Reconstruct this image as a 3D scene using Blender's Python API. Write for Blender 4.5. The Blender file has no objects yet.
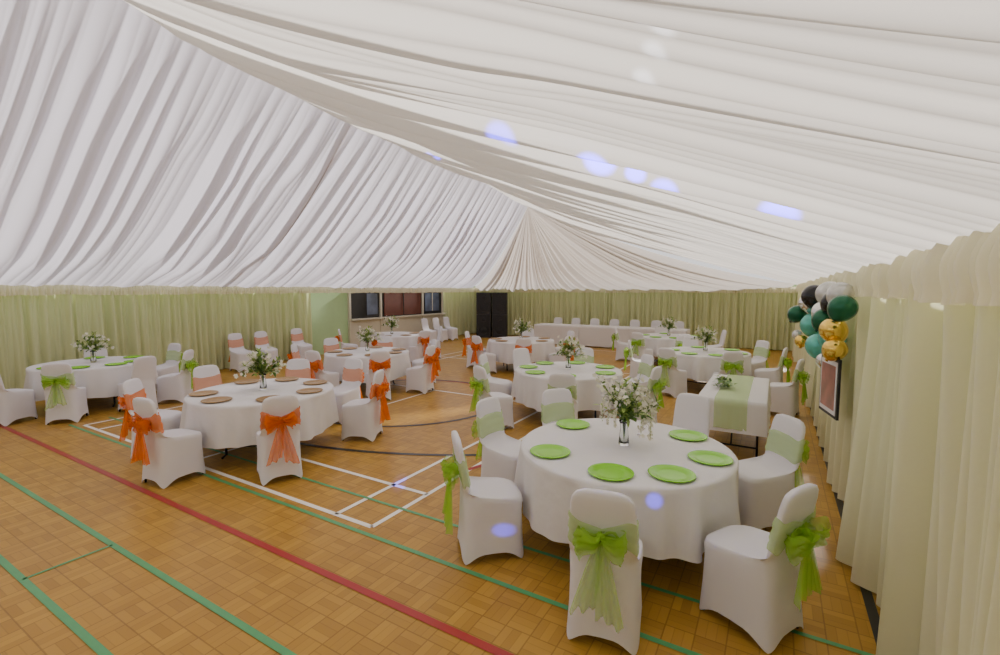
import bpy, math, random
import numpy as np
from mathutils import Vector
R=random.Random(7)
H=2.07
XL,XR,YF,YN=-12.4,0.72,18.6,-2.2
# ---------------------------------------------------------------- materials
def newmat(name):
    m=bpy.data.materials.new(name); m.use_nodes=True
    nt=m.node_tree; nt.nodes.clear()
    out=nt.nodes.new('ShaderNodeOutputMaterial'); return m,nt,out
def pbr(name,col,rough=.6,metal=0,noise=0,nscale=8,bump=0,bscale=60,spec=.5,trans=0):
    m,nt,out=newmat(name); b=nt.nodes.new('ShaderNodeBsdfPrincipled')
    b.inputs['Base Color'].default_value=(*col,1); b.inputs['Roughness'].default_value=rough
    b.inputs['Metallic'].default_value=metal; b.inputs['Specular IOR Level'].default_value=spec
    b.inputs['Transmission Weight'].default_value=trans
    nt.links.new(b.outputs[0],out.inputs[0])
    tc=nt.nodes.new('ShaderNodeTexCoord')
    if noise:
        n=nt.nodes.new('ShaderNodeTexNoise'); n.inputs['Scale'].default_value=nscale
        mx=nt.nodes.new('ShaderNodeMix'); mx.data_type='RGBA'
        mx.inputs[6].default_value=(*[c*(1-noise) for c in col],1); mx.inputs[7].default_value=(*[min(1,c*(1+noise)) for c in col],1)
        nt.links.new(tc.outputs['Object'],n.inputs['Vector']); nt.links.new(n.outputs[0],mx.inputs[0]); nt.links.new(mx.outputs[2],b.inputs['Base Color'])
    if bump:
        n=nt.nodes.new('ShaderNodeTexNoise'); n.inputs['Scale'].default_value=bscale
        bp=nt.nodes.new('ShaderNodeBump'); bp.inputs['Strength'].default_value=bump; bp.inputs['Distance'].default_value=.01
        nt.links.new(tc.outputs['Object'],n.inputs['Vector']); nt.links.new(n.outputs[0],bp.inputs['Height']); nt.links.new(bp.outputs[0],b.inputs['Normal'])
    return m
def cloth(name,col,tfac,tcol=None,alpha=0,bscale=25,bump=.15,bdist=.01):
    m,nt,out=newmat(name)
    d=nt.nodes.new('ShaderNodeBsdfDiffuse'); t=nt.nodes.new('ShaderNodeBsdfTranslucent')
    d.inputs[0].default_value=(*col,1); t.inputs[0].default_value=(*(tcol or col),1)
    mx=nt.nodes.new('ShaderNodeMixShader'); mx.inputs[0].default_value=tfac
    nt.links.new(d.outputs[0],mx.inputs[1]); nt.links.new(t.outputs[0],mx.inputs[2])
    if bump:
        tc=nt.nodes.new('ShaderNodeTexCoord'); n=nt.nodes.new('ShaderNodeTexNoise'); n.inputs['Scale'].default_value=bscale
        bp=nt.nodes.new('ShaderNodeBump'); bp.inputs['Strength'].default_value=bump; bp.inputs['Distance'].default_value=bdist
        nt.links.new(tc.outputs['Object'],n.inputs['Vector']); nt.links.new(n.outputs[0],bp.inputs['Height'])
        nt.links.new(bp.outputs[0],d.inputs['Normal'])
    last=mx
    if alpha:
        tr=nt.nodes.new('ShaderNodeBsdfTransparent'); m2=nt.nodes.new('ShaderNodeMixShader'); m2.inputs[0].default_value=alpha
        nt.links.new(mx.outputs[0],m2.inputs[1]); nt.links.new(tr.outputs[0],m2.inputs[2]); last=m2
    nt.links.new(last.outputs[0],out.inputs[0]); return m
def floor_mat():
    m,nt,out=newmat('parquet'); N=nt.nodes; L=nt.links
    b=N.new('ShaderNodeBsdfPrincipled'); L.new(b.outputs[0],out.inputs[0])
    tc=N.new('ShaderNodeTexCoord'); sep=N.new('ShaderNodeSeparateXYZ'); L.new(tc.outputs['Object'],sep.inputs[0])
    def M(op,a,bv=None,c=None):
        n=N.new('ShaderNodeMath'); n.operation=op
        for i,x in enumerate((a,bv,c)):
            if x is None: continue
            if isinstance(x,(int,float)): n.inputs[i].default_value=x
            else: L.new(x,n.inputs[i])
        return n.outputs[0]
    S=.17
    x=M('DIVIDE',sep.outputs[0],S); y=M('DIVIDE',sep.outputs[1],S)
    ix=M('FLOOR',x); iy=M('FLOOR',y); fx=M('FRACT',x); fy=M('FRACT',y)
    par=M('FLOORED_MODULO',M('ADD',ix,iy),2)
    f=M('ADD',M('MULTIPLY',fx,par),M('MULTIPLY',fy,M('SUBTRACT',1,par)))
    k=M('MULTIPLY',f,3); ik=M('FLOOR',k); fk=M('FRACT',k)
    comb=N.new('ShaderNodeCombineXYZ'); L.new(ix,comb.inputs[0]); L.new(iy,comb.inputs[1]); L.new(ik,comb.inputs[2])
    wn=N.new('ShaderNodeTexWhiteNoise'); wn.noise_dimensions='3D'; L.new(comb.outputs[0],wn.inputs['Vector'])
    ns=N.new('ShaderNodeTexNoise'); ns.inputs['Scale'].default_value=1.1; ns.inputs['Detail'].default_value=4; L.new(tc.outputs['Object'],ns.inputs['Vector'])
    cr=N.new('ShaderNodeValToRGB'); e=cr.color_ramp.elements
    e[0].color=(.31,.155,.020,1); e[1].color=(.56,.315,.048,1)
    v=M('ADD',M('ADD',M('MULTIPLY',wn.outputs[0],.42),M('MULTIPLY',ns.outputs[0],.5)),M('MULTIPLY',par,.08)); L.new(v,cr.inputs[0])
    g1=M('MINIMUM',fk,M('SUBTRACT',1,fk)); g1=M('LESS_THAN',g1,.05)
    gx=M('MINIMUM',fx,M('SUBTRACT',1,fx)); gy=M('MINIMUM',fy,M('SUBTRACT',1,fy)); g2=M('LESS_THAN',M('MINIMUM',gx,gy),.025)
    g=M('MAXIMUM',M('MULTIPLY',g1,.5),g2)
    mx=N.new('ShaderNodeMix'); mx.data_type='RGBA'; L.new(M('MULTIPLY',g,.5),mx.inputs[0]); L.new(cr.outputs[0],mx.inputs[6]); mx.inputs[7].default_value=(.15,.07,.012,1)
    L.new(mx.outputs[2],b.inputs['Base Color'])
    b.inputs['Specular IOR Level'].default_value=.3
    r=M('ADD',M('MULTIPLY',ns.outputs[0],.2),.28); L.new(r,b.inputs['Roughness'])
    return m
M_floor=floor_mat()
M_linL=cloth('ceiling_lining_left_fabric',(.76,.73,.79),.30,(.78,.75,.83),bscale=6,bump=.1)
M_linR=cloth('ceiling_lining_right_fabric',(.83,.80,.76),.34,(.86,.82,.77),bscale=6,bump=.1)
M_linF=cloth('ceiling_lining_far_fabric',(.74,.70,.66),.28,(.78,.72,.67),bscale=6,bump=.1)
M_cur=cloth('cream_curtain_fabric',(.89,.86,.59),.25)
M_curg=cloth('lime_cream_curtain_fabric',(.76,.79,.47),.24)
M_val=cloth('valance_fabric',(.89,.84,.64),.25)
M_wall=pbr('pale_green_paint',(.45,.64,.33),.8,noise=.05)
M_white=cloth('white_tablecloth',(.84,.82,.82),.10,bump=.35,bscale=7,bdist=.03)
M_chair=cloth('white_spandex_cover',(.82,.80,.83),.08,bump=.2,bscale=9,bdist=.02)
M_sg=cloth('lime_organza',(.46,.78,.08),.4,alpha=.55)
M_so=cloth('orange_organza',(.95,.25,.02),.4,alpha=.38)
M_sp=cloth('pale_green_organza',(.62,.82,.38),.35,alpha=.45)
M_pk=cloth('peach_organza',(.90,.44,.26),.35,alpha=.35)
M_metal=pbr('dark_metal',(.05,.05,.055),.4,.7)
M_plateg=pbr('lime_plate',(.22,.62,.008),.25,0,noise=.08,nscale=5)
M_plateb=pbr('copper_plate',(.36,.22,.08),.4,.35,noise=.3,nscale=30)
M_leaf=pbr('leaf_green',(.08,.18,.03),.55,noise=.4,nscale=15)
M_leaf2=pbr('leaf_light',(.30,.42,.09),.55,noise=.3,nscale=15)
M_fl=cloth('white_petal',(.92,.89,.78),.3,bump=0)
M_glass=pbr('vase_glass',(.95,.97,.97),.03,trans=1)
M_black=pbr('black_plastic',(.012,.012,.014),.5,bump=.3,bscale=120)
M_lw=pbr('line_white',(.90,.86,.78),.4,noise=.06,nscale=9)
M_lr=pbr('line_red',(.36,.015,.008),.4,noise=.1,nscale=9)
M_lg=pbr('line_green',(.08,.33,.12),.4,noise=.12,nscale=9)
M_lk=pbr('line_black',(.02,.02,.018),.4,noise=.1,nscale=9)
M_brown=pbr('timber_beam',(.20,.12,.08),.6,noise=.2)
M_brick=pbr('brown_shutter',(.13,.04,.025),.5,noise=.2)
M_cream=pbr('cream_paint',(.60,.56,.44),.7,noise=.04)
M_dark=pbr('dark_opening',(.02,.02,.022),.3,noise=.3)
M_win=pbr('hatch_glass',(.14,.17,.24),.1,noise=.5,nscale=3)
# ---------------------------------------------------------------- mesh builder
class MB:
    def __init__(s,mats): s.v=[]; s.f=[]; s.m=[]; s.mats=mats
    def add(s,vs,fs,m=0):
        o=len(s.v); s.v.extend([tuple(map(float,p)) for p in vs]); s.f.extend([tuple(i+o for i in f) for f in fs]); s.m.extend([m]*len(fs))
    def grid(s,P,m=0,closeu=False):
        n=len(P); k=len(P[0]); vs=[p for r in P for p in r]; fs=[]
        for i in range(n-1):
            for j in range(k if closeu else k-1):
                j2=(j+1)%k; fs.append((i*k+j,i*k+j2,(i+1)*k+j2,(i+1)*k+j))
        s.add(vs,fs,m)
    def tube(s,pts,r,m=0,n=8):
        rows=[]
        for i,p in enumerate(pts):
            p=Vector(p); a=Vector(pts[max(0,i-1)]); b=Vector(pts[min(len(pts)-1,i+1)]); d=(b-a).normalized()
            u=d.orthogonal().normalized() if i==0 else (u-d*u.dot(d)).normalized()
            w=d.cross(u); rr=r[i] if isinstance(r,(list,tuple)) else r
            rows.append([p+(u*math.cos(2*math.pi*j/n)+w*math.sin(2*math.pi*j/n))*rr for j in range(n)])
        s.grid(rows,m,True); 
        o=len(s.v); s.f.append(tuple(range(o-n,o))); s.m.append(m); s.f.append(tuple(reversed(range(o-n*len(pts),o-n*len(pts)+n)))); s.m.append(m)
    def lathe(s,prof,m=0,c=(0,0,0),n=32):
        rows=[[(c[0]+r*math.cos(2*math.pi*j/n),c[1]+r*math.sin(2*math.pi*j/n),c[2]+z) for j in range(n)] for r,z in prof]
        s.grid(rows,m,True)
    def box(s,a,b,m=0):
        x0,y0,z0=a;x1,y1,z1=b
        s.add([(x0,y0,z0),(x1,y0,z0),(x1,y1,z0),(x0,y1,z0),(x0,y0,z1),(x1,y0,z1),(x1,y1,z1),(x0,y1,z1)],
              [(0,3,2,1),(4,5,6,7),(0,1,5,4),(1,2,6,5),(2,3,7,6),(3,0,4,7)],m)
    def mesh(s,name,smooth=True):
        me=bpy.data.meshes.new(name); me.from_pydata(s.v,[],s.f)
        for m in s.mats: me.materials.append(m)
        me.polygons.foreach_set('material_index',s.m)
        me.polygons.foreach_set('use_smooth',[smooth]*len(s.f)); me.update(); return me
def put(name,me,loc=(0,0,0),rz=0,sc=1):
    o=bpy.data.objects.new(name,me); bpy.context.collection.objects.link(o)
    o.location=loc; o.rotation_euler=(0,0,math.radians(rz)); o.scale=(sc,sc,sc); return o
def npgrid(name,P,mat):
    n,k,_=P.shape; me=bpy.data.meshes.new(name)
    idx=np.arange(n*k).reshape(n,k); q=np.stack([idx[:-1,:-1],idx[1:,:-1],idx[1:,1:],idx[:-1,1:]],-1).reshape(-1,4)
    me.from_pydata(P.reshape(-1,3).tolist(),[],q.tolist()); me.materials.append(mat)
    me.polygons.foreach_set('use_smooth',[True]*len(q)); me.update(); return put(name,me)
# ---------------------------------------------------------------- room shell
b=MB([M_floor]); b.box((XL-.3,YN-.3,-.1),(XR+.5,YF+.3,0)); put('floor',b.mesh('floor',False))
WH=2.25
for nm,a,c in (('wall_left',(XL-.25,YN-.2,0),(XL-.12,YF+.2,WH)),('wall_right',(XR+.2,YN-.2,0),(XR+.32,YF+.2,WH)),
               ('wall_far',(XL-.12,YF+.12,0),(XR+.2,YF+.24,WH)),('wall_near',(XL-.12,YN-.24,0),(XR+.2,YN-.12,WH))):
    b=MB([M_wall]); b.box(a,c); put(nm,b.mesh(nm,False))
rs=np.random.RandomState(3)
def folds(s,w0,w1,rs,pw=.75):
    L=s.max()-s.min(); e=[s.min()]; 
    while e[-1]<s.max(): e.append(e[-1]+rs.uniform(w0,w1))
    e=np.array(e); i=np.clip(np.searchsorted(e,s,side='right')-1,0,len(e)-2)
    t=(s-e[i])/(e[i+1]-e[i]); w=(e[i+1]-e[i]); amp=rs.uniform(.4,1.2,len(e))[i]
    return np.abs(np.sin(np.pi*t))**pw*amp*w
def smooth_noise(s,scale,rs):
    k=int((s.max()-s.min())/scale)+3; v=rs.uniform(-1,1,k); x=(s-s.min())/scale
    i=x.astype(int); t=x-i; t=t*t*(3-2*t); return v[i]*(1-t)+v[i+1]*t
def curtain(name,p0,p1,nrm,z0,z1,rs,w=(.12,.26),amp=.85,step=.011,mat=None):
    p0=np.array(p0);p1=np.array(p1); L=np.linalg.norm(p1-p0); s=np.arange(0,L,step); m=14
    A=folds(s,w[0],w[1],rs,1.1); B=folds(s,w[0]*.5,w[1]*.6,rs,1.0); C=smooth_noise(s,.7,rs); D=smooth_noise(s,.35,rs)
    P=np.zeros((len(s),m,3)); d=(p1-p0)/L; n=np.array(nrm)
    for j in range(m):
        v=j/(m-1); off=-.05+amp*(A*(.45+.55*v)+B*(.8-.6*v))+.02*C*v+.01*D
        sh=.03*D*v
        xy=p0+np.outer(s+sh,d)+np.outer(off,n); P[:,j,0]=xy[:,0];P[:,j,1]=xy[:,1];P[:,j,2]=z1+(z0-z1)*v+(.012*C if j==m-1 else 0)
    return npgrid(name,P,mat)
def valance(name,p0,p1,nrm,z0,z1,rs):
    p0=np.array(p0);p1=np.array(p1); L=np.linalg.norm(p1-p0); s=np.arange(0,L,.009); m=8
    A=folds(s,.04,.11,rs,1.); C=smooth_noise(s,.5,rs); D=smooth_noise(s,.12,rs); P=np.zeros((len(s),m,3)); d=(p1-p0)/L; n=np.array(nrm)
    for j in range(m):
        v=j/(m-1); off=.08+.03*math.sin(math.pi*min(1,v*1.2))+A*(.5+.4*v)+.012*C
        xy=p0+np.outer(s,d)+np.outer(off,n); P[:,j,0]=xy[:,0];P[:,j,1]=xy[:,1];P[:,j,2]=z1+(z0-z1)*v+(.010*D+.01*C)*v
    return npgrid(name,P,M_val)
curtain('curtain_right',(XR,YN),(XR,YF),(-1,0),.02,2.1,rs,w=(.14,.30),amp=.85,mat=M_cur)
curtain('curtain_far',(XL,YF),(XR,YF),(0,-1),.02,2.05,rs,mat=M_curg)
curtain('curtain_left',(XL,YN),(XL,9.5),(1,0),.02,2.05,rs,mat=M_curg)
curtain('curtain_left',(XL,16.3),(XL,YF),(1,0),.02,2.05,rs,mat=M_curg)
curtain('curtain_near',(XL,YN),(XR,YN),(0,1),.02,2.1,rs,mat=M_cur)
valance('valance_right',(XR,YN),(XR,YF),(-1,0),2.02,2.28,rs)
valance('valance_far',(XL,YF),(XR,YF),(0,-1),1.97,2.18,rs)
valance('valance_left',(XL,YN),(XL,YF),(1,0),1.97,2.18,rs)
valance('valance_near',(XL,YN),(XR,YN),(0,1),2.02,2.28,rs)
# ---------------------------------------------------------------- tent lining
XC=-5.75; YE=11.2
def zr(y): return np.interp(y,[-2.5,0,2,4.4,6.3,8.4,11.2],[5.6,5.3,5.03,4.72,4.70,4.54,4.26])
def fe(y): return y+.0574*y*y
def plane(xe,rs,sag,x0,ze,wa=(.10,.30),wc=(.9,1.5),ka=.8,kb=.5,kc=.12,ea=.8):
    s=np.arange(-2.45,YE+.001,.009); m=64
    A=folds(s,wa[0],wa[1],rs,ea); B=folds(s,.06,.17,rs,.9); Cc=folds(s,wc[0],wc[1],rs,.6)
    P=np.zeros((len(s),m,3)); taper=np.clip((YE-s)/.4,0,1)
    N1=[smooth_noise(s,.35,rs) for _ in range(5)]
    for j in range(m):
        v=j/(m-1); ye=fe(s); y=s*(1-v)+ye*v; x=np.full_like(s,x0*(1-v)+xe*v)
        k=v*4; i=min(3,int(k)); nn=N1[i]*(1-(k-i))+N1[i+1]*(k-i)
        g=(.45+.55*math.sin(math.pi*min(1,v*1.1+.12)))*min(1,.25+v*5)
        disp=ka*A*g*(1+.5*nn)+kb*B*(1-.5*math.sin(math.pi*v))*min(1,.25+v*5)+kc*Cc*math.sin(math.pi*v)*min(1,v*2)+.03*nn*min(1,v*5)
        z=zr(s)*(1-v)+ze*v-sag*4*v*(1-v)
        P[:,j,0]=x;P[:,j,1]=y+.05*nn*math.sin(math.pi*v);P[:,j,2]=z-disp*taper*(1-.6*v**6)
    return P
PL=plane(XL+.06,rs,.26,XC,2.17,(.14,.36),(.9,1.6),.55,.22,.10,1.0); PR=plane(XR-.06,rs,.03,XC+.03,2.27,(.12,.34),(.8,1.5),.88,.5,.05,.7)
npgrid('ceiling_lining_left',PL,M_linL); npgrid('ceiling_lining_right',PR,M_linR)
def hip(rs):
    x=np.arange(XL+.06,XR-.05,.011); m=44; A=folds(x,.15,.36,rs,.85); B=folds(x,.4,.9,rs,.8); P=np.zeros((len(x),m,3)); tp=np.clip(np.minimum(x-x.min(),x.max()-x)/.4,0,1)
    ze=np.interp(x,[XL,XR-2,XR],[2.17,2.17,2.27])
    for j in range(m):
        v=j/(m-1); P[:,j,0]=XC*(1-v)+x*v; P[:,j,1]=YE*(1-v)+(YF-.06)*v
        P[:,j,2]=4.26*(1-v)+ze*v-.30*4*v*(1-v)-(.7*A+.2*B)*tp*min(1,v*2.2)*(1-.5*v**4)
    return P
npgrid('ceiling_lining_far',hip(rs),M_linF)
i0=int((5.3+2.45)/.009)
b=MB([M_brown]); rows=[]
for j in range(0,64,1):
    p=PL[i0-8:i0+8,j].mean(0); zz=PL[i0-10:i0+10,j,2].min()+.008
    rows.append([(p[0],p[1]-.011,zz+.05),(p[0],p[1]-.011,zz),(p[0],p[1]+.011,zz),(p[0],p[1]+.011,zz+.05)])
b.grid(rows,0,True); put('rafter_left',b.mesh('rafter',False))
# ---------------------------------------------------------------- court lines
b=MB([M_lw,M_lr,M_lg,M_lk])
def ln(x0,y0,x1,y1,w,m,z=.003):
    d=Vector((x1-x0,y1-y0,0)).normalized(); n=Vector((-d.y,d.x,0))*w/2
    a=Vector((x0,y0,z+.0006*m)); c=Vector((x1,y1,z+.0006*m)); b.add([a-n,c-n,c+n,a+n],[(0,1,2,3)],m)
def arc(cx,cy,r,a0,a1,w,m):
    n=64; rows=[[],[]]
    for i in range(n+1):
        t=math.radians(a0+(a1-a0)*i/n)
        for k,rr in enumerate((r-w/2,r+w/2)): rows[k].append((cx+rr*math.cos(t),cy+rr*math.sin(t),.003+.0006*m))
    b.grid(rows,m)
XB0,XB1,YB=-9.07,-2.97,2.83; NET=YB+6.7
for x in (XB0,XB1,XB0+.46,XB1-.46): ln(x,YB,x,YB+13.4,.05,0)
for y in (YB,YB+.76,NET-1.98,NET+1.98,YB+12.64,YB+13.4): ln(XB0,y,XB1,y,.05,0)
ln(-6.02,YB,-6.02,NET-1.98,.045,0); ln(-6.02,NET+1.98,-6.02,YB+13.4,.045,0)
ln(XL,2.17,.6,2.17,.058,1)
ln(XL,1.55,.6,1.55,.045,2); ln(XL,1.02,.6,1.02,.045,2); ln(-4.57,1.02,-4.57,1.55,.025,2)
ln(-9.3,2.72,.6,2.72,.042,2); ln(-9.3,3.22,.6,3.22,.035,2)
ln(.615,-2,.615,18,.06,3)
arc(-6.0,6.7,1.85,0,360,.07,3); arc(-5.9,5.4,3.1,-20,160,.06,1); arc(-6.2,9.5,5.6,-90,60,.07,3)
put('court_line_markings',b.mesh('court_line_markings',False))
# ---------------------------------------------------------------- chair
RG=[(.245,0,-.280,0,.228),(.242,.05,-.275,.05,.225),(.232,.2,-.260,.2,.215),(.226,.36,-.25,.38,.210),(.230,.44,-.244,.47,.212),(.220,.475,-.243,.50,.210),
(.185,.488,-.243,.52,.206),(.08,.492,-.243,.54,.202),(-.06,.485,-.246,.565,.198),(-.145,.49,-.249,.59,.195),(-.184,.53,-.253,.62,.193),(-.198,.60,-.26,.66,.191),
(-.220,.74,-.28,.76,.187),(-.241,.86,-.30,.865,.181),(-.250,.905,-.306,.91,.170),(-.256,.935,-.306,.938,.148),(-.264,.952,-.30,.953,.105),(-.274,.958,-.288,.958,.03)]
def ringpts(yf,zf,yb,zb,w,n=56,arch=0,infl=0,amp=0,ph=0):
    out=[]
    for i in range(n):
        p=2*math.pi*i/n; c,s=math.cos(p),math.sin(p); e=.5
        x=(w+infl)*math.copysign(abs(c)**e,c); sy=math.copysign(abs(s)**e,s)
        y=(yf+yb)/2+((yf-yb)/2+infl)*sy; z=zb+(zf-zb)*(sy+1)/2+arch*(abs(math.cos(2*p))**1.5)
        q=1-amp*abs(math.cos(2*p))**2
        out.append((x*q,y*q if amp else y,z))
    return out
def backsec(z):
    ks=RG[11:15]; zs=[(k[1]+k[3])/2 for k in ks]
    return [float(np.interp(z,zs,[k[i] for k in ks])) for i in (0,2,4)]
def chair_mesh(name,sash,band,seed,bow=True):
    r=random.Random(seed); b=MB([M_chair,sash,band,M_metal])
    rows=[]
    for k,(yf,zf,yb,zb,w) in enumerate(RG): rows.append(ringpts(yf,zf,yb,zb,w,arch={0:.075,1:.052,2:.015}.get(k,0),amp={0:.07,1:.065,2:.05,3:.03}.get(k,0)))
    b.grid(rows,0,True); o=len(b.v); b.f.append(tuple(range(o-56,o))); b.m.append(0)
    for sx in (-1,1):
        b.tube([(sx*.15,.16,.45),(sx*.172,.19,.0)],.011,3); b.tube([(sx*.15,-.18,.45),(sx*.172,-.215,.0)],.011,3)
    if sash:
        ph=r.uniform(0,6); rows=[]
        for j in range(9):
            v=j/8; row=[]
            z=.60+.20*v; f,bk,w=backsec(z); pts=ringpts(f,z,bk,z,w,infl=.007+.004*math.sin(j*2.1+ph))
            for i,(x,y,zz) in enumerate(pts):
                rear=max(0,-math.sin(2*math.pi*i/56)); k=1-.55*rear*max(0,1-abs(x)/.2)
                row.append((x,y,.70+(zz-.70)*k-.012*math.sin(i*.4+ph)))
            rows.append(row)
        b.grid(rows,2,True)
        if bow:
            kx,ky,kz=0,-.295,.70
            for sd in (-1,1):
                for lay in range(2):
                    Lp=r.uniform(.11,.17); rows=[]; dr=r.uniform(.0,.5); p2=r.uniform(0,6); hwm=r.uniform(.045,.075)
                    for i in range(25):
                        t=2*math.pi*i/24; e=(1-math.cos(t))/2; hw=.015+hwm*e**.8; row=[]
                        for j in range(9):
                            v=j/8*2-1
                            row.append((kx+sd*Lp*e*(1-.12*v*v)+.006*math.sin(9*v+i),ky-.02-lay*.02-.045*math.sin(t)*(1+.3*v)-.014*math.cos(v*8+p2),kz-dr*Lp*e+hw*v+.01*math.sin(i*.8+p2)))
                        rows.append(row)
                    b.grid(rows,1)
                rows=[]; Lt=r.uniform(.33,.48); sp=r.uniform(.04,.10)
                for i in range(14):
                    t=i/13; row=[]; hw=.015+.06*t**.7
                    for j in range(13):
                        v=j/12*2-1; row.append((kx+sd*sp*t+hw*v,ky-.03-.03*t+.022*math.sin(v*8+ph+sd)*(.3+t),kz-Lt*t-.03*v*sd*t-.01*math.sin(v*5)*t))
                    rows.append(row)
                b.grid(rows,1)
            b.lathe([(0,-.03),(.022,-.02),(.028,0),(.022,.02),(0,.03)],1,(kx,ky-.025,kz),12)
    return b.mesh(name)
CH={'g':[chair_mesh('chair_green_sash',M_sg,M_sp,i) for i in range(3)],'o':[chair_mesh('chair_orange_sash',M_so,M_so,i+5) for i in range(3)],
    'p':[chair_mesh('chair_peach_sash',M_so,M_pk,9)],'w':[chair_mesh('chair_plain',None,M_sp,1)]}
def chair(x,y,rz,k): put('banquet_chair',R.choice(CH[k]),(x,y,0),rz)
# ---------------------------------------------------------------- tables
def table_mesh(name,hem,seed,rad=.865):
    r=random.Random(seed); b=MB([M_white,M_metal]); n=240; ph=[r.uniform(0,6.28) for _ in range(6)]; kk=[r.choice((9,10,11)),r.choice((14,15,17)),23]
    rows=[]
    for rr in (.001,.3,.6,.8,rad-.03): rows.append([(rr*math.cos(2*math.pi*i/n),rr*math.sin(2*math.pi*i/n),.762) for i in range(n)])
    rows.append([((rad-.006)*math.cos(2*math.pi*i/n),(rad-.006)*math.sin(2*math.pi*i/n),.757) for i in range(n)])
    M=16
    for j in range(M+1):
        v=j/M; row=[]
        for i in range(n):
            a=2*math.pi*i/n
            w=.5*math.sin(kk[0]*a+ph[0])+.35*math.sin(kk[1]*a+ph[1]+.6*math.sin(2*a))+.2*math.sin(kk[2]*a+ph[2])
            w=w-.25*(1-abs(w))
            q=rad+.004+.030*v+.070*w*v**.7
            row.append((q*math.cos(a),q*math.sin(a),.745+(hem-.745)*v+.02*math.sin(4*a+ph[3])*v))
        rows.append(row)
    b.grid(rows,0,True)
    for sd in (-1,1):
        x=.42*sd; b.tube([(x,-.33,.73),(x,-.33,.06),(x,-.38,.015)],.015,1); b.tube([(x,.33,.73),(x,.33,.06),(x,.38,.015)],.015,1)
        b.tube([(x,-.33,.15),(x,.33,.15)],.012,1); b.tube([(x,-.25,.5),(x,.25,.5)],.01,1); b.tube([(x,0,.5),(.05*sd,0,.73)],.009,1)
    b.lathe([(0,.715),(rad-.04,.715),(rad-.02,.73),(rad-.02,.75),(0,.75)],1,n=48)
    return b.mesh(name)
TM=[table_mesh('round_table_cloth',.27,i) for i in range(3)]
def plate_mesh(nm,mat):
    b=MB([mat]); b.lathe([(0,.006),(.09,.006),(.102,.008),(.112,.014),(.150,.018),(.160,.020),(.163,.017),(.155,.010),(.11,.003),(.09,.0),(0,.0)],0,n=40); return b.mesh(nm)
PG=plate_mesh('charger_green',M_plateg); PB=plate_mesh('charger_copper',M_plateb)
def leaf(b,p,d,L,W,m,up=Vector((0,0,1))):
    d=d.normalized(); s=d.cross(up); s=s.normalized() if s.length>.01 else Vector((1,0,0)); n=s.cross(d)
    c=[p,p+d*L*.35+s*W*.5+n*W*.12,p+d*L*.7+s*W*.36-n*L*.03,p+d*L-n*L*.14,p+d*L*.7-s*W*.36-n*L*.03,p+d*L*.35-s*W*.5+n*W*.12,p+d*L*.35,p+d*L*.7-n*L*.05]
    b.add(c,[(0,1,6),(1,2,7,6),(2,3,7),(0,6,5),(6,7,4,5),(7,3,4)],m)
def blossom(b,p,r,m,rn):
    ax=Vector((rn.uniform(-1,1),rn.uniform(-1,1),rn.uniform(-.2,1))).normalized(); u=ax.orthogonal().normalized(); w=ax.cross(u)
    for k in range(5):
        t=2*math.pi*k/5+rn.uniform(-.2,.2); d=u*math.cos(t)+w*math.sin(t)+ax*.35; leaf(b,p,d,r,r*.8,m,ax)
def flower_mesh(nm,seed,trail=True,elmin=.3,L0=.24,L1=.42):
    rn=random.Random(seed); b=MB([M_glass,M_leaf,M_leaf2,M_fl])
    b.lathe([(0,.004),(.042,.004),(.046,.02),(.038,.09),(.032,.15),(.036,.19),(.044,.21),(.040,.21),(.033,.188),(.028,.15),(.034,.09),(.040,.025),(0,.02)],0,n=24)
    for k in range(30):
        a=rn.uniform(0,6.28); el=rn.uniform(elmin,1.45); L=rn.uniform(L0,L1)*(.7+.3*math.sin(el))
        d=Vector((math.cos(a)*math.cos(el),math.sin(a)*math.cos(el),math.sin(el))); p0=Vector((0,0,.04)); p1=Vector((d.x*.02,d.y*.02,.22)); p2=p1+d*L*.6; p3=p1+d*L+Vector((0,0,-.05*math.cos(el)))
        b.tube([p0,p1,p2,p3],.0025,1,5)
        for i in range(13):
            t=rn.uniform(.05,1); p=p1.lerp(p3,t); dd=Vector((rn.uniform(-1,1),rn.uniform(-1,1),rn.uniform(-.7,1)))+d*.8
            leaf(b,p,dd,rn.uniform(.05,.10),rn.uniform(.024,.042),rn.choice((1,2,2)))
        if k%2==0:
            for i in range(8): blossom(b,p3+Vector((rn.gauss(0,.03),rn.gauss(0,.03),rn.gauss(0,.03))),rn.uniform(.020,.034),3,rn)
    if trail:
        for k in range(9):
            a=rn.uniform(0,6.28) if k>4 else rn.uniform(-.7,.5); p=Vector((0,0,.3)); pts=[p.copy()]
            o=rn.uniform(.15,.24); dz=rn.uniform(.14,.32)
            for i in range(1,10):
                t=i/9; pts.append(Vector((math.cos(a)*o*min(1,t*1.7)**.8,math.sin(a)*o*min(1,t*1.7)**.8,.34+.12*math.sin(min(1,t*2)*math.pi/2)-dz*max(0,t-.35)*1.9)))
            b.tube(pts,.002,2,5)
            for q in pts[3:]:
                for i in range(5): blossom(b,q+Vector((rn.gauss(0,.010),rn.gauss(0,.010),rn.gauss(0,.012))),rn.uniform(.012,.022),3,rn)
    return b.mesh(nm)
FM=[flower_mesh('flower_centrepiece_mesh',3),flower_mesh('flower_centrepiece_mesh_b',11,False,.3,.2,.34)]
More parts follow.
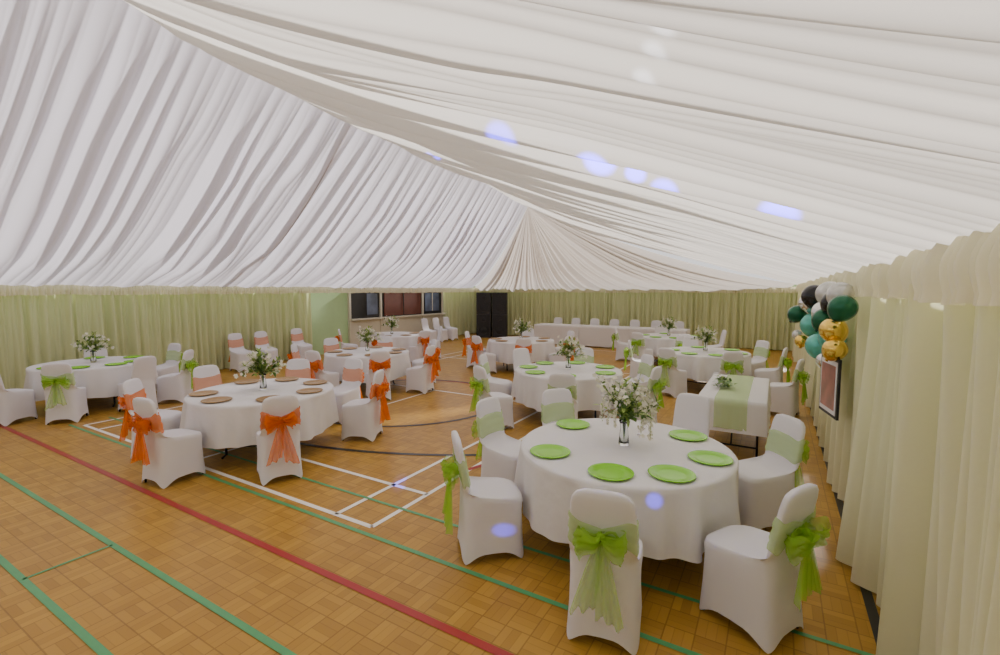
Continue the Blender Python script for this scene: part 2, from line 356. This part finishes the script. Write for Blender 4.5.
def setting(cx,cy,chairs,plate,tm,fm,frz=0,fsc=1,platea=None):
    put('round_banquet_table',TM[tm],(cx,cy,0),R.uniform(0,360))
    for c in chairs:
        a,r,k=c[:3]; j=c[3] if len(c)>3 else 0; t=math.radians(a)
        chair(cx+r*math.cos(t),cy+r*math.sin(t),a+90+j,k)
    for a in (platea if platea is not None else [c[0] for c in chairs]):
        t=math.radians(a); put('charger_plate',PG if plate=='g' else PB,(cx+.67*math.cos(t),cy+.67*math.sin(t),.7635))
    put('flower_centrepiece',FM[fm],(cx,cy,.763),frz,fsc)
setting(-1.06,3.86,[(-79,1.14,'g'),(-33,1.17,'g',5),(38,1.25,'g'),(77,1.22,'w'),(137,1.14,'g'),(173,1.2,'g'),(-137,1.14,'g')],'g',0,0,20,1.0,[-133,-82,-45,0,50,151])
setting(-5.76,3.65,[(-26,1.14,'o'),(-84,1.14,'o'),(-139,1.25,'o'),(50,1.22,'o',-25),(95,1.4,'p'),(127,1.2,'p'),(178,1.2,'p')],'b',1,1,0,1.0,[-26,-80,-125,20,70,120,165])
setting(-2.92,7.18,[(-71,1.2,'g'),(-118,1.4,'g'),(-8,1.2,'g'),(-165,1.2,'g'),(45,1.2,'g'),(100,1.2,'g'),(150,1.2,'w')],'g',2,1,90)
setting(-10.6,3.5,[(-36,1.15,'g'),(8,1.2,'w'),(40,1.3,'g'),(-75,1.2,'w',8),(100,1.2,'g'),(160,1.15,'w')],'g',0,1,200)
setting(-7.46,7.1,[(-35,1.2,'o'),(-85,1.2,'o'),(10,1.25,'o'),(55,1.2,'o'),(-140,1.2,'p'),(120,1.2,'p'),(170,1.2,'p')],'b',1,1,140)
setting(-5.77,10.9,[(-60,1.2,'o'),(-110,1.2,'o'),(-10,1.2,'o'),(50,1.2,'p'),(110,1.2,'w'),(-160,1.2,'o')],'b',2,1,10)
setting(-1.26,10.8,[(-65,1.2,'g'),(-110,1.25,'g'),(-10,1.2,'g'),(45,1.2,'g'),(110,1.2,'w'),(-165,1.3,'g')],'g',0,1,50)
setting(-2.6,13.9,[(-65,1.2,'g'),(-110,1.25,'g'),(-170,1.2,'g'),(20,1.2,'w'),(110,1.2,'w')],'g',1,1,50)
setting(-9.8,10.3,[(-60,1.2,'o'),(-10,1.2,'p'),(50,1.2,'w'),(-130,1.2,'p')],'b',2,1,80)
chair(.12,9.0,75,'g')
for y,k in ((6.9,'p'),(7.6,'p'),(8.7,'p')): chair(-11.75,y,-90,k)
for x,y in ((-11.6,14.3),(-11.6,15.0),(-11.6,15.7)): chair(x,y,-90,'w')
def rect_table(name,lx,ly,hem,seed,legs=True):
    r=random.Random(seed); b=MB([M_white,M_metal]); n=320; rows=[]
    def per(t,ex):
        c,s=math.cos(t),math.sin(t); m=max(abs(c),abs(s)); c/=m; s/=m
        return (lx/2+ex)*c,(ly/2+ex)*s
    for k,(f,z) in enumerate(((.0,.752),(.5,.752),(.97,.752),(1,.748))):
        rows.append([(per(2*math.pi*i/n,0)[0]*f,per(2*math.pi*i/n,0)[1]*f,z) for i in range(n)])
    ph=r.uniform(0,6)
    for j in range(1,13):
        v=j/12; row=[]
        for i in range(n):
            t=2*math.pi*i/n; x,y=per(t,0); u=(x+y*1.3); w=.5*math.sin(u*13+ph)+.5*math.sin(u*7.1+2*ph)
            x,y=per(t,.006+.02*v+.022*w*v); row.append((x,y,.745+(hem-.745)*v+.008*w*v))
        rows.append(row)
    b.grid(rows,0,True)
    for sy in (-1,1):
        y=sy*(ly/2-.28) if ly>lx else 0; 
        if ly>lx:
            for sx in (-1,1): b.tube([(sx*lx*.38,y,.73),(sx*lx*.38,y,.012)],.014,1)
            b.tube([(-lx*.38,y,.12),(lx*.38,y,.12)],.012,1); b.tube([(0,y,.12),(0,y*.3,.73)],.01,1)
        else:
            x=sy*(lx/2-.25)
            for s2 in (-1,1): b.tube([(x,s2*ly*.38,.73),(x,s2*ly*.38,.012)],.014,1)
            b.tube([(x,-ly*.38,.12),(x,ly*.38,.12)],.012,1)
    b.box((-lx/2+.01,-ly/2+.01,.72),(lx/2-.01,ly/2-.01,.745),1)
    return b.mesh(name)
put('gift_table',rect_table('gift_table',.76,1.83,.36,3),(-.42,7.1,0))
b=MB([M_sp]); rows=[]
for i in range(60):
    t=i/59; s=-.35+t*(1.83+.5)
    if s<0: p=(-.955,.75+s)
    elif s>1.83: p=(.955,.75-(s-1.83))
    else: p=(s-.915,.758)
    rows.append([((j/10-.5)*.36,p[0]-(.006*math.sin(j*1.9) if s<0 else 0),p[1]+.003*math.sin(j*1.3+i*.2)) for j in range(11)])
b.grid(rows,0); put('green_table_runner',b.mesh('runner'),(-.42,7.1,.004))
b=MB([M_leaf,M_leaf2])
for k in range(110):
    leaf(b,Vector((R.gauss(0,.05),R.uniform(-.28,.28),R.uniform(.005,.09))),Vector((R.uniform(-1,1),R.uniform(-1,1),R.uniform(-.05,.7))),R.uniform(.06,.10),.035,R.choice((0,0,1)))
put('foliage_garland',b.mesh('foliage_garland'),(-.58,7.0,.77),10)
rt=rect_table('head_table',1.83,.76,.04,5)
for x in (-7.1,-5.25,-3.4): put('head_table',rt,(x,16.6,0))
for i in range(7): chair(-7.65+i*.78,17.4,180,'w')
# ---------------------------------------------------------------- balloons
def bmat(nm,col,met=0,noise=0): return pbr(nm,col,.18,met,noise=noise,nscale=9)
BM={'k':bmat('black_balloon',(.01,.01,.012)),'g':bmat('dark_green_balloon',(.012,.12,.06),.4),'t':bmat('teal_marble_balloon',(.12,.50,.42),.4,.6),
    'o':bmat('gold_balloon',(.85,.58,.12),.85),'w':bmat('white_marble_balloon',(.62,.62,.60),.4,.5),'s':bmat('silver_balloon',(.75,.75,.72),.9,.3)}
par=bpy.data.objects.new('balloon_cluster',None); bpy.context.collection.objects.link(par); par.location=(.42,5.7,1.6)
bl=[(.37,6.35,2.00,.13,'k'),(.48,5.95,2.03,.13,'w'),(.22,6.5,1.79,.10,'g'),(.33,6.4,1.92,.11,'s'),(.38,6.3,1.68,.14,'t'),(.44,5.9,1.84,.12,'s'),(.50,5.2,2.03,.11,'w'),
    (.49,4.9,1.92,.11,'g'),(.47,5.3,1.70,.115,'o'),(.41,5.9,1.49,.13,'t'),(.48,5.2,1.53,.10,'o'),(.27,6.35,1.49,.07,'o'),(.23,6.45,1.55,.055,'w'),(.46,5.7,1.36,.09,'s'),
    (.42,5.6,1.78,.11,'g'),(.49,5.6,1.6,.12,'t'),(.48,5.5,1.95,.11,'k')]
for i,(x,y,z,r,k) in enumerate(bl):
    b=MB([BM[k]]); pr=[]
    for j in range(21):
        t=math.pi*j/20; rr=math.sin(t); zz=math.cos(t); 
        if zz<0: zz*=1.18; rr*=1-.12*(-zz)**2
        pr.append((rr*r,zz*r))
    pr+= [(.012,-1.2*r),(.018,-1.28*r),(0,-1.28*r)]
    b.lathe(pr,0,n=28); o=put('balloon_%d'%(i+1),b.mesh('balloon'),(x-.42,y-5.7,z-1.6)); o.rotation_euler=(R.uniform(-.6,.6),R.uniform(-.6,.6),0); o.parent=par
b=MB([M_black,pbr('poster_print',(.32,.10,.08),.3,noise=.8,nscale=7),M_white])
b.box((-.01,-.24,-.275),(.01,.24,.275),0); b.box((-.015,-.21,-.245),(-.009,.21,.245),2); b.box((-.018,-.18,-.205),(-.014,.18,.205),1); put('framed_poster',b.mesh('poster',False),(.47,5.35,1.17),12)
b=MB([M_cream,M_dark,M_brick,M_win,M_wall]); x0=XL-.118
b.box((x0,11.1,0),(x0+.06,16.25,1.05),0); b.box((x0,11.1,1.05),(x0+.03,16.25,2.1),1)
b.box((x0,11.1,1.03),(x0+.2,16.25,1.08),0)
for y in (11.1,12.55,14.9,16.22): b.box((x0,y-.04,0),(x0+.09,y+.04,2.1),0)
b.box((x0+.02,12.75,1.12),(x0+.06,14.8,2.1),2); b.box((x0+.02,15.1,1.2),(x0+.05,16.0,1.95),3); b.box((x0+.02,11.9,1.2),(x0+.05,12.4,1.95),3)
b.box((x0+.05,13.75,1.12),(x0+.07,13.79,2.1),1); b.box((x0+.04,15.53,1.2),(x0+.06,15.57,1.95),0)
put('serving_hatch',b.mesh('serving_hatch',False))
b=MB([M_black,M_metal])
for x in (-.66,.03):
    for z,hh in ((.0,1.0),(1.01,.95)):
        b.box((x,-.3,z),(x+.62,.3,z+hh),0)
        for cz,cr in ((z+hh*.33,.22),(z+hh*.78,.1)):
            rows=[[(x+.31+r*math.cos(2*math.pi*j/28),-.3-y,cz+r*math.sin(2*math.pi*j/28)) for j in range(28)] for r,y in ((cr,.0),(cr,.015),(cr*.88,.015),(cr*.8,.002),(cr*.35,.01),(0.001,.02))]
            b.grid(rows,0,True)
put('pa_speaker_stack',b.mesh('pa_speaker_stack',False),(-10.7,17.5,0),25)
def disco(p):
    b=MB([M_black]); h=p.z
    for a in (0,120,240): b.tube([(0,0,.5),(.4*math.cos(math.radians(a)),.4*math.sin(math.radians(a)),.01)],.012)
    b.tube([(0,0,.35),(0,0,h-.13)],.015); b.lathe([(0,-.1),(.07,-.1),(.09,-.05),(.09,.05),(.06,.09),(0,.1)],0,(0,0,h-.05),20)
    put('disco_light',b.mesh('disco_light'),(p.x,p.y-.15,0))
DP=Vector((-2.6,-1.2,.85)); DQ=Vector((.15,-1.2,2.0)); DS=Vector((-.9,-1.3,.35)); disco(DP); disco(DQ)
b=MB([M_black]); b.lathe([(0,0),(.10,0),(.10,.05),(.03,.06),(.03,.20),(.08,.24),(.09,.33),(.05,.40),(0,.41)],0,n=20); put('disco_light',b.mesh('disco_uplight'),(DS.x,DS.y-.13,0))
def beam(t,ang,e,col,src):
    l=bpy.data.lights.new('disco_beam','SPOT'); l.energy=e; l.color=col; l.spot_size=math.radians(ang); l.spot_blend=.8; l.shadow_soft_size=.01
    o=bpy.data.objects.new('disco_beam',l); bpy.context.collection.objects.link(o); o.location=src
    d=Vector(t)-src; o.rotation_euler=d.to_track_quat('-Z','Y').to_euler()
blue=(.03,.01,1)
for t,a,e,s in (((-.92,2.66,2.80),3.0,16000,DS),((-.72,2.76,2.74),1.8,14000,DS),((-.57,2.86,2.66),2.3,14000,DS),((.0,2.83,2.47),2.8,15000,DS),((-1.48,2.57,3.03),3.0,8000,DS),((-5.2,5.6,4.4),1.8,34000,DP),((-3.9,5.2,3.95),1.4,20000,DP),
    ((-.64,3.1,.68),1.6,1600,DQ),((-1.72,2.95,.25),1.7,1600,DP),((-3.41,3.66,0),1.7,9000,DQ)): beam(t,a,e,blue,s)
for t in ((-.275,1.04,2.6),(-.29,1.13,2.60),(-.31,1.24,2.6)): beam(t,.9,1000,(.8,.85,1),DP)
# ---------------------------------------------------------------- light (added sun and white world, standing in for hall lamps above the lining)
w=bpy.data.worlds.new('World'); bpy.context.scene.world=w; w.use_nodes=True
w.node_tree.nodes['Background'].inputs[0].default_value=(1,.98,.98,1); w.node_tree.nodes['Background'].inputs[1].default_value=1.15
def added_sun(rx,ry,e,col,a):
    l=bpy.data.lights.new('added_sun','SUN'); l.energy=e; l.color=col; l.angle=math.radians(a)
    o=bpy.data.objects.new('added_sun',l); bpy.context.collection.objects.link(o); o.rotation_euler=(math.radians(rx),math.radians(ry),0)
added_sun(-61,8,11.5,(1,.96,.92),4)  # sun lamp added at a slant to bring out the pleats
cam=bpy.data.cameras.new('camera'); co=bpy.data.objects.new('camera',cam); bpy.context.collection.objects.link(co)
co.location=(0,0,H); co.rotation_euler=(math.radians(90-4.58),0,math.radians(30.5)); cam.lens=16.85; cam.sensor_width=36; cam.clip_start=.02
bpy.context.scene.camera=co
